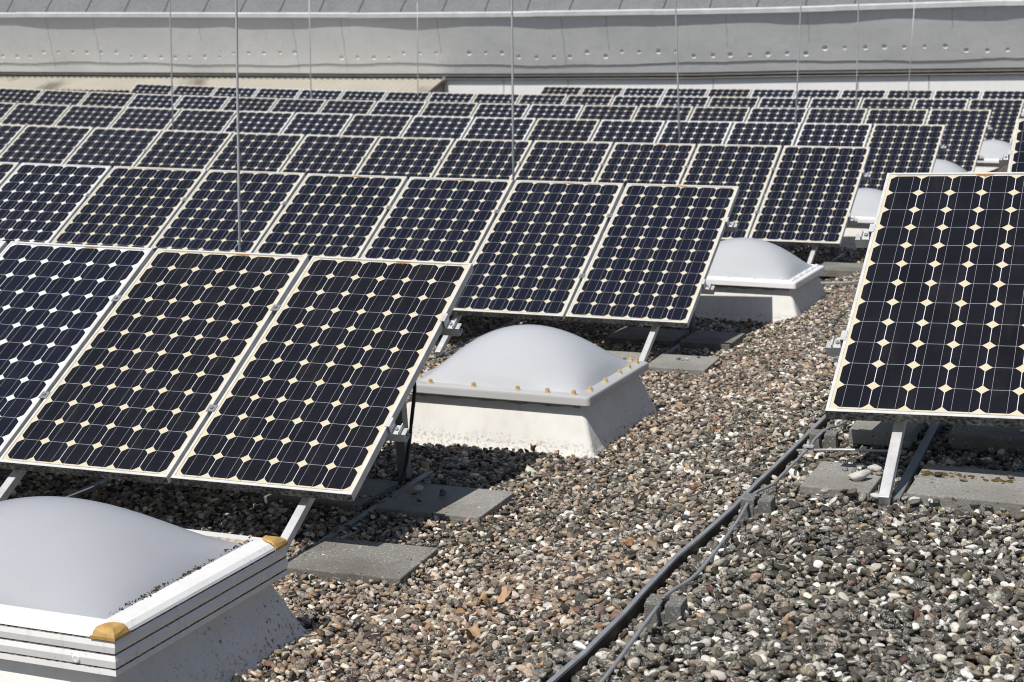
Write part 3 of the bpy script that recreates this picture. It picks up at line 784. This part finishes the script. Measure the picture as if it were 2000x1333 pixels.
# ------------------------------------------------------------------ edge strip, conductor wire and its holders
sb = MB(); pts = [P(u, n, .0) for u, n in STRIP]
def strip_pt(i):
    u, n = STRIP[i]; x, y = xy(u - .03, n); return Vector((*xy(u, n), float(ground(x, y)) + .010))
sp = [strip_pt(i) for i in range(len(STRIP))]
fine = []
for i in range(len(sp) - 1):
    for k in range(3): fine.append(sp[i].lerp(sp[i+1], k / 3))
fine.append(sp[-1])
for i in range(len(fine) - 1):
    a, b = fine[i], fine[i+1]; d = (b - a).normalized(); sd = d.cross(Vector((0,0,1))).normalized()
    d2_ = (fine[min(i+2, len(fine)-1)] - b).normalized() if i + 2 < len(fine) else d; sd2 = d2_.cross(Vector((0,0,1))).normalized()
    q = lambda p, s_: [p, p + s_ * .004 + Vector((0,0,.006)), p + s_ * .017 + Vector((0,0,.004)), p + s_ * .0185 + Vector((0,0,-.003)), p + s_ * .0185 + Vector((0,0,-.085))]
    A_, B_ = q(a, sd), q(b, sd2)
    for k in range(4): sb.face([A_[k], B_[k], B_[k+1], A_[k+1]], 0 if k < 3 else 1)
    sb.face([A_[0] , B_[0], B_[0] + Vector((0,0,-.06)), A_[0] + Vector((0,0,-.06))], 1)
strip = sb.build('edge_strip', [M['strip'], M['strip_side']]); tag(strip, 'long bent grey metal edge strip crossing the gravel beside the wire', 'metal strip')
WIRE = [(-1.02, 7.25), (-1.074, 6.919), (-1.101, 6.823), (-1.118, 6.605), (-1.123, 6.499), (-1.149, 6.083), (-1.15, 5.923), (-1.179, 5.80), (-1.183, 5.70), (-1.173, 5.451), (-1.173, 5.119), (-1.170, 4.848), (-1.184, 4.62), (-1.184, 4.50), (-1.179, 3.921), (-1.17, 3.3)]
wz = [.05, .045, .055, .06,   .05, .042, .048, .06, .058, .040, .025, .03, .055, .055, .03, .03]
from mathutils.geometry import interpolate_bezier
def smoothline(pts, k=6):
    out = []
    for i in range(len(pts) - 1):
        p0, p1 = pts[i], pts[i+1]; t0 = (pts[min(i+1, len(pts)-1)] - pts[max(i-1, 0)]) / 6; t1 = (pts[min(i+2, len(pts)-1)] - pts[i]) / 6
        out += interpolate_bezier(p0, p0 + t0, p1 - t1, p1, k)[:-1]
    return out + [pts[-1]]
wp = smoothline([P(u, n, z) for (u, n), z in zip(WIRE, wz)])
wire = empty('conductor_wire', (0, 0, 0)); tag(wire, 'grey lightning conductor wire running over the gravel on small blocks', 'wire')
b = MB(); b.tube(wp, .0058, 8); b.build('cable', M['wire'], wire, smooth=True)
b = MB(); a0 = P(-1.165, 6.475, .055); a1 = P(-.80, 6.42, .06); b.tube([a0, a0.lerp(a1, .5) + Vector((0,0,.004)), a1], .0052, 8); b.build('branch_rod', M['rail'], wire, smooth=True)
b = MB(); c = P(-1.128, 6.47, .055); Mx = Matrix.Translation(c) @ Matrix.Rotation(TH, 4, 'Z')
b.box((-.012, -.016, .006), (.028, .016, .012), Mx); b.box((-.012, -.016, -.012), (.028, .016, -.006), Mx); b.lathe([(.006, .012), (.006, .022), (.003, .03), (.003, .034)], c + Vector((.006, 0, 0)), 8)
b.build('cross_clamp', M['rail'], wire)
def holder(u, n, label, rot=0, tone='block'):
    p = P(u, n); root = empty('cable_holder_block', p + Vector((0, 0, 0)), (0, 0, TH + R(rot))); tag(root, label, 'cable block', 'concrete blocks holding the conductor wire')
    b = MB(); w_, d_, h_ = .052, .045, .060
    for s in (-1, 1):            # two halves, tapered, with a groove between
        x0, x1 = (.006, w_) if s > 0 else (-w_, -.006)
        lo = [(x0, -d_, -.03), (x1 * 1.12, -d_ * 1.12, -.03), (x1 * 1.12, d_ * 1.12, -.03), (x0, d_, -.03)]
        hi = [(x0, -d_, h_), (x1, -d_, h_), (x1, d_, h_), (x0, d_, h_)]
        b.add(lo + hi, [(3,2,1,0),(4,5,6,7),(0,1,5,4),(1,2,6,5),(2,3,7,6),(3,0,4,7)])
    b.box((-.007, -d_, -.03), (.007, d_, .035))
    b.build('block', M[tone], root, bevel=.003)
    c = MB(); c.lathe([(.012, .03), (.012, .0605), (.006, .0615)], (0, 0, 0), 10); c.build('socket', M['black'], root)
    return root
holder(-1.172, 4.53, 'light grey concrete cable block nearest the camera, on the gravel', 3)
holder(-1.155, 5.70, 'grey concrete cable block beside the slab with loose pebbles', 2)
holder(-1.105, 6.72, 'dark cable block in the shade near the near panel\'s lower corner', 4, 'block')
b = MB(); a = P(-2.34, 13.9, .045); c = P(-1.70, 12.7, .05); b.tube([a, a.lerp(c, .5) + Vector((0,0,-.02)), c], .010, 8)
tag(b.build('conductor_rod', M['rail']), 'thin pale rod lying across the gravel beyond the white-flanged dome', 'rod')
# black cable hanging at the end of the front row
fr_ = lambda t, sl, dn: (lambda q: q[0] + q[2] * sl - q[3] * dn)(ROWOBJ[1].frame(t))
pc = [fr_(.62, 1.1, .12), fr_(.42, 1.2, .16), fr_(.30, 1.24, .26), fr_(.265, 1.24, .42), fr_(.28, 1.18, .58)]
e = P(-3.12, 7.14, .02); pc += [e, P(-3.25, 7.02, .02), P(-3.5, 7.0, .02), P(-3.9, 7.15, .05)]
b = MB(); b.tube(smoothline(pc, 7), .009, 8); tag(b.build('black_cable', M['black'], smooth=True), 'black cable looping down beside the end post of the front panel row', 'cable')

# ------------------------------------------------------------------ lightning rods
def rod(px, dist, ztop, lean, label, r=.007):
    x = (px - 1000) / 3380.94 * (dist * .984 + .2); y = dist; z0 = float(ground(x, y)) - .01
    root = empty('lightning_rod', (x, y, z0)); tag(root, label, 'lightning rod', 'slim lightning rods between the panel rows')
    b = MB(); hgt = ztop - z0
    b.tube([Vector((lean * hgt * t, 0, hgt * t)) for t in (0.05, .35, .7, 1.)], [r, r, r * .85, r * .75], 8); b.build('rod', M['rod'], root, smooth=True)
    f = MB(); f.lathe([(.15, 0), (.15, .05), (.12, .08), (.03, .085), (.03, .12)], (0, 0, 0), 20); f.build('foot', M['block'], root, bevel=.004)
rod(463, 8.55, 3.6, .014, 'thickest lightning rod, rising behind the front row and out of the picture', .0068)
rod(1005, 12.9, 4.2, -.0086, 'lightning rod rising from behind the second row near its middle', .0085)
rod(1336.5, 17.6, 4.3, -.047, 'lightning rod rising from behind the third row towards its path end', .0085)
rod(335.6, 22.3, 4.2, .011, 'lightning rod rising from behind the fourth row, far from the path', .0095)
rod(1551, 20.6, 4.4, .016, 'lightning rod behind the path end of the fourth row', .0085)
rod(607.7, 27.6, 2.42, .0, 'short faint lightning rod standing behind the fifth row by the canopy', .0095)
rod(1673.7, 24.3, 4.4, -.012, 'lightning rod rising behind the path end of the fifth row', .0090)
rod(815.7, 30.6, 2.32, .004, 'faint short lightning rod in front of the canopy\'s right end', .0085)
rod(1769.5, 28.2, 2.3, .03, 'short leaning lightning rod in front of the seventh row', .0090)

# ------------------------------------------------------------------ gravel
def pebble_sources():
    col = bpy.data.collections.new('pebble_shapes')
    m = NT('river_pebble'); at = m.node('ShaderNodeAttribute', attribute_type='INSTANCER', attribute_name='col')
    co = m.coord(); oi = m.node('ShaderNodeObjectInfo').outputs['Random']
    off = m.node('ShaderNodeVectorMath', operation='ADD'); m.link(co, off.inputs[0]); cb = m.node('ShaderNodeCombineXYZ')
    m.link(m.math('MULTIPLY', oi, 91.), cb.inputs[0]); m.link(m.math('MULTIPLY', oi, 37.), cb.inputs[1]); m.link(cb.outputs[0], off.inputs[1]); cv = off.outputs[0]
    n = m.noise(cv, 1.6, 5, .6); f = m.noise(cv, 7, 4, .7); vn = m.noise(m.scale(cv, (1, 2.6, 1)), 1.7, 4, .6, 1.2)
    c = m.mix(m.mapr(n, .3, .7, 0, .4), at.outputs['Color'], m.mix(1., at.outputs['Color'], (.55, .54, .52), 'MULTIPLY'))
    c = m.mix(m.mapr(f, .56, .72, 0, .4), c, m.mix(1., at.outputs['Color'], (1.7, 1.65, 1.6), 'MULTIPLY'))
    thr = m.math('MULTIPLY', m.mapr(vn, .54, .62), m.mapr(oi, .58, .64)); c = m.mix(m.math('MULTIPLY', thr, .8), c, (.58, .57, .53))
    mo = m.noise(cv, 3.4, 6, .75, .6); oi2 = m.math('FRACT', m.math('MULTIPLY', oi, 17.3))
    lic = m.math('MULTIPLY', m.mapr(mo, .52, .60), m.mapr(oi2, .74, .80)); c = m.mix(m.math('MULTIPLY', lic, .85), c, (.62, .61, .58))
    drk = m.math('MULTIPLY', m.mapr(mo, .40, .48, 1, 0), m.mapr(oi2, .50, .60)); c = m.mix(m.math('MULTIPLY', drk, .55), c, (.045, .042, .037))
    m.set(Base_Color=c, Roughness=m.mapr(f, .3, .7, .5, .8), Specular_IOR_Level=.4); m.bump(f, .18, .05)
    out = []
    for k in range(14):
        bm = bmesh.new(); bmesh.ops.create_icosphere(bm, subdivisions=3, radius=1)
        r_ = random.Random(100 + k); fx = [(Vector((r_.gauss(0,1), r_.gauss(0,1), r_.gauss(0,1))).normalized(), r_.uniform(.62, .93)) for _ in range(5 + k % 4)]
        fq = [Vector((r_.uniform(-2, 2), r_.uniform(-2, 2), r_.uniform(-2, 2))) for _ in range(3)]
        bz = r_.uniform(.36, .66); by = r_.uniform(.58, .92)
        for v in bm.verts:
            p = v.co.copy()
            for d, lim in fx:
                h = p.dot(d)
                if h > lim: p -= d * (h - lim) * .72
            p *= 1 + .07 * math.sin(p.dot(fq[0]) * 1.6 + k) + .05 * math.sin(p.dot(fq[1]) * 2.4 + 2 * k)
            v.co = Vector((p.x, p.y * by, p.z * bz))
        me = bpy.data.meshes.new('pebble_shape'); bm.to_mesh(me); bm.free()
        me.polygons.foreach_set('use_smooth', [True] * len(me.polygons)); me.materials.append(m.mat)
        o = bpy.data.objects.new('pebble_shape_%02d' % k, me); col.objects.link(o); out.append(o)
    return col, len(out)
PCOL, NP = pebble_sources()
def lownoise(u, n, s, seed):
    r = np.random.default_rng(seed); o = np.zeros_like(u)
    for k in range(6):
        a, b = r.normal(0, 1, 2) * s; o += np.sin(u * a + n * b + r.uniform(0, 6.28))
    return o / 3.5
PAL_L = np.array([(.37,.295,.21),(.32,.255,.19),(.27,.225,.18),(.22,.20,.175),(.135,.122,.106),(.060,.054,.047),(.040,.037,.034),(.64,.60,.535),(.76,.74,.69),(.33,.245,.205),(.22,.125,.095),(.37,.235,.13),(.095,.075,.060),(.46,.41,.345)])
W_L = np.array([.115,.10,.10,.10,.10,.12,.10,.085,.07,.05,.018,.018,.06,.08])
PAL_R = np.array([(.068,.065,.056),(.046,.044,.039),(.100,.095,.080),(.150,.143,.125),(.225,.218,.20),(.60,.59,.56),(.74,.73,.70),(.15,.115,.085),(.12,.065,.053),(.27,.22,.16),(.35,.33,.295),(.20,.18,.17),(.28,.20,.125)])
W_R = np.array([.19,.19,.14,.11,.09,.085,.055,.05,.015,.04,.06,.02,.01])
def gravel():
    pos, rot, scl, colr, var = [], [], [], [], []
    for layer, (dz, sp_, smin, smax) in enumerate(((-.018, .030, .013, .023), (-.006, .027, .010, .025), (.007, .031, .008, .023))):
        us = np.arange(-4.9, 1.5, sp_); ns = np.arange(2.9, 17.2, sp_ * .92)
        U, N = np.meshgrid(us, ns); U = U + (np.arange(len(ns)) % 2)[:, None] * sp_ / 2
        U = (U + rng.uniform(-.5, .5, U.shape) * sp_).ravel(); N = (N + rng.uniform(-.5, .5, N.shape) * sp_).ravel()
        keep = np.ones(U.shape, bool)
        X, Y = xy(U, N)
        # only the part of the roof near the camera's view cone
        keep &= np.abs(X) < .34 * Y + .55
        keep &= ~((U > -.15 + .03 * N) & (N > 8.5))
        for cu, cn in DOMES:
            a = R(-1.5); du, dn = U - cu, N - cn; lu = du * math.cos(a) + dn * math.sin(a); ln = -du * math.sin(a) + dn * math.cos(a)
            keep &= ~((np.abs(lu) < (.66 if cn < 6 else .56)) & (np.abs(ln) < .56))
        us_ = np.interp(N, SN, SU); keep &= ~((np.abs(U - us_ - .013) < .018) & (N < 7.6))
        if layer == 2: keep &= rng.random(U.shape) < (.55 + .35 * lownoise(U, N, 3.0, 5))
        U, N, X, Y = U[keep], N[keep], X[keep], Y[keep]; n = len(U)
        s = smin + (smax - smin) * rng.beta(1.6, 2.4, n); big = rng.random(n) < .06; s[big] *= 1.35
        us_ = np.interp(N, SN, SU); s *= np.where(U > us_, 1.0, .93)
        Z = ground(X, Y) + dz + rng.normal(0, .004, n) + .008 * lownoise(U, N, 5.5, 9)
        pos.append(np.stack([X, Y, Z], 1))
        rot.append(np.stack([rng.normal(0, .42, n), rng.normal(0, .42, n), rng.uniform(0, 6.283, n)], 1))
        el = rng.uniform(.78, 1.3, n); scl.append(np.stack([s * el, s / np.sqrt(el), s * rng.uniform(.8, 1.2, n)], 1))
        mixr = 1 / (1 + np.exp(-(U - us_ + .04 + .22 * lownoise(U, N, 4, 3) * (U < us_)) / .07)); mixr = np.maximum(mixr, np.clip(.30 + .42 * lownoise(U, N, 1.7, 21), 0, .75))
        mixr = np.clip(mixr + .5 * np.exp(-((U + 1.95) / .35) ** 2 - ((N - 7.3) / .55) ** 2) - .30 * np.exp(-((U + 2.2) / .5) ** 2 - ((N - 5.0) / .8) ** 2) * (U < us_), 0, 1)
        isR = rng.random(n) < mixr
        ci = np.where(isR[:, None], PAL_R[rng.choice(len(PAL_R), n, p=W_R / W_R.sum())], PAL_L[rng.choice(len(PAL_L), n, p=W_L / W_L.sum())])
        wht = ci.min(1, keepdims=True) > .45
        ci = ci * np.exp(rng.normal(0, .27, (n, 1))) * np.exp(rng.normal(0, .02, (n, 3))) * np.where(isR[:, None], np.array([1.07, 1.02, .92]), np.array([.99, .91, .82]))
        ci = np.where(wht, ci * np.array([1.03, 1.04, 1.06]), ci)
        colr.append(np.clip(ci, .01, .85)); var.append(rng.integers(0, NP, n))
    # loose pebbles on the slabs
    ex = []
    for u0, u1, n0, n1, zt, cnt in ((-.95, -.80, 6.12, 6.25, .243, 11), (-.60, -.3, 5.95, 6.2, .262, 3), (-2.98, -2.8, 6.8, 7.1, -.219, 4), (-.95, -.1, 5.80, 5.88, .235, 22), (-.55, -.2, 6.8, 7.0, .27, 5), (-2.7, -2.5, 10.4, 10.55, -.222, 3), (-3.2, -2.95, 10.3, 10.5, -.224, 4)):
        for _ in range(cnt): ex.append((rng.uniform(u0, u1), rng.uniform(n0, n1), zt, rng.uniform(.011, .021)))
    ex.append((-.86, 6.03, .243, .040)); ex.append((-.83, 6.18, .243, .026)); ex.append((-2.95, 6.95, -.219, .024))
    ex = np.array(ex); n = len(ex); X, Y = xy(ex[:, 0], ex[:, 1]); pos.append(np.stack([X, Y, ex[:, 2] + ex[:, 3] * .42], 1))
    rot.append(np.stack([rng.normal(0, .2, n), rng.normal(0, .2, n), rng.uniform(0, 6.28, n)], 1)); scl.append(np.repeat(ex[:, 3:4], 3, 1) * np.array([1.1, 1, .9]))
    cc = PAL_R[rng.choice(len(PAL_R), n, p=W_R / W_R.sum())].copy(); cc[-3:] = (.6, .58, .54); colr.append(cc); var.append(rng.integers(0, NP, n))
    pos, rot, scl, colr, var = map(np.concatenate, (pos, rot, scl, colr, var)); n = len(pos)
    print('pebbles', n)
    me = bpy.data.meshes.new('gravel'); me.vertices.add(n); me.vertices.foreach_set('co', pos.astype(np.float32).ravel())
    for nm, ty, arr, key in (('rot', 'FLOAT_VECTOR', rot, 'vector'), ('scl', 'FLOAT_VECTOR', scl, 'vector'), ('col', 'FLOAT_COLOR', np.concatenate([colr, np.ones((n, 1))], 1), 'color'), ('var', 'INT', var, 'value')):
        a = me.attributes.new(nm, ty, 'POINT'); a.data.foreach_set(key, arr.astype(np.int32 if ty == 'INT' else np.float32).ravel())
    o = bpy.data.objects.new('gravel', me); C.objects.link(o); tag(o, kind='stuff')
    g = bpy.data.node_groups.new('scatter_pebbles', 'GeometryNodeTree')
    g.interface.new_socket('Geometry', in_out='INPUT', socket_type='NodeSocketGeometry'); g.interface.new_socket('Geometry', in_out='OUTPUT', socket_type='NodeSocketGeometry')
    gi = g.nodes.new('NodeGroupInput'); go = g.nodes.new('NodeGroupOutput'); ip = g.nodes.new('GeometryNodeInstanceOnPoints')
    ci = g.nodes.new('GeometryNodeCollectionInfo'); ci.inputs['Collection'].default_value = PCOL; ci.inputs['Separate Children'].default_value = True; ci.inputs['Reset Children'].default_value = True
    def na(nm, ty):
        x = g.nodes.new('GeometryNodeInputNamedAttribute'); x.data_type = ty; x.inputs['Name'].default_value = nm; return x.outputs['Attribute']
    L = g.links.new
    L(gi.outputs[0], ip.inputs['Points']); L(ci.outputs[0], ip.inputs['Instance']); ip.inputs['Pick Instance'].default_value = True
    L(na('var', 'INT'), ip.inputs['Instance Index']); L(na('scl', 'FLOAT_VECTOR'), ip.inputs['Scale'])
    e2r = g.nodes.new('FunctionNodeEulerToRotation'); L(na('rot', 'FLOAT_VECTOR'), e2r.inputs[0]); L(e2r.outputs[0], ip.inputs['Rotation'])
    L(ip.outputs[0], go.inputs[0])
    md = o.modifiers.new('scatter', 'NODES'); md.node_group = g
gravel()

# ------------------------------------------------------------------ dry leaves
def leaf_mesh(seed, mat):
    r = random.Random(seed); bm = bmesh.new(); N = 9; L_ = .045; rows_ = []
    for i in range(N + 1):
        t = i / N; wd = .017 * math.sin(math.pi * min(1, t * 1.02)) ** .7 * (1 + .38 * math.sin(t * 21 + seed)) + .001
        cz = .020 * math.sin(math.pi * t) * r.uniform(.8, 1.2) + .006 * math.sin(t * 7 + seed)
        rows_.append([bm.verts.new((t * L_ - L_/2, s * wd, cz + abs(s) * .011 * math.cos(t * 4 + seed) + .004 * r.random())) for s in (-1, -.5, 0, .5, 1)])
    for i in range(N):
        for k in range(4): bm.faces.new((rows_[i][k], rows_[i][k+1], rows_[i+1][k+1], rows_[i+1][k]))
    me = bpy.data.meshes.new('dry_leaf'); bm.to_mesh(me); bm.free(); me.materials.append(mat); me.polygons.foreach_set('use_smooth', [True] * len(me.polygons)); return me
LM = [leaf_mesh(k, M['leaf'] if k % 2 == 0 else M['leaf_pale']) for k in range(6)]
spots = [(-2.33, 8.02), (-2.36, 8.10), (-2.30, 8.16), (-2.75, 7.93), (-2.60, 7.86), (-2.25, 8.95), (-1.95, 8.6), (-1.72, 7.55), (-1.78, 7.7), (-1.66, 6.75), (-1.5, 6.2), (-2.0, 5.25), (-1.9, 5.2), (-1.72, 5.0), (-1.56, 5.5), (-1.40, 5.05), (-2.25, 5.6), (-1.62, 8.2), (-1.5, 9.0), (-1.35, 8.4), (-2.08, 5.02), (-1.83, 4.75), (-2.55, 12.15), (-1.9, 10.0), (-2.62, 10.42), (-.73, 5.93)]
for i, (u, n) in enumerate(spots):
    o = bpy.data.objects.new('dry_leaf', LM[{11: 5, 12: 3, 21: 5}.get(i, i % 6)]); C.objects.link(o); o.location = P(u, n, .020); o.rotation_euler = (rnd.uniform(-.5, .5), rnd.uniform(-.5, .5), rnd.uniform(0, 6.28)); s = 1.15 if i in (11, 12, 21) else rnd.uniform(.5, .95); o.scale = (s, s, s)
    tag(o, 'small curled orange-brown dry leaf lying on the gravel' if i % 2 == 0 and i != 12 else 'small curled pale tan dry leaf lying on the gravel', 'leaf', 'dry leaves on the gravel')
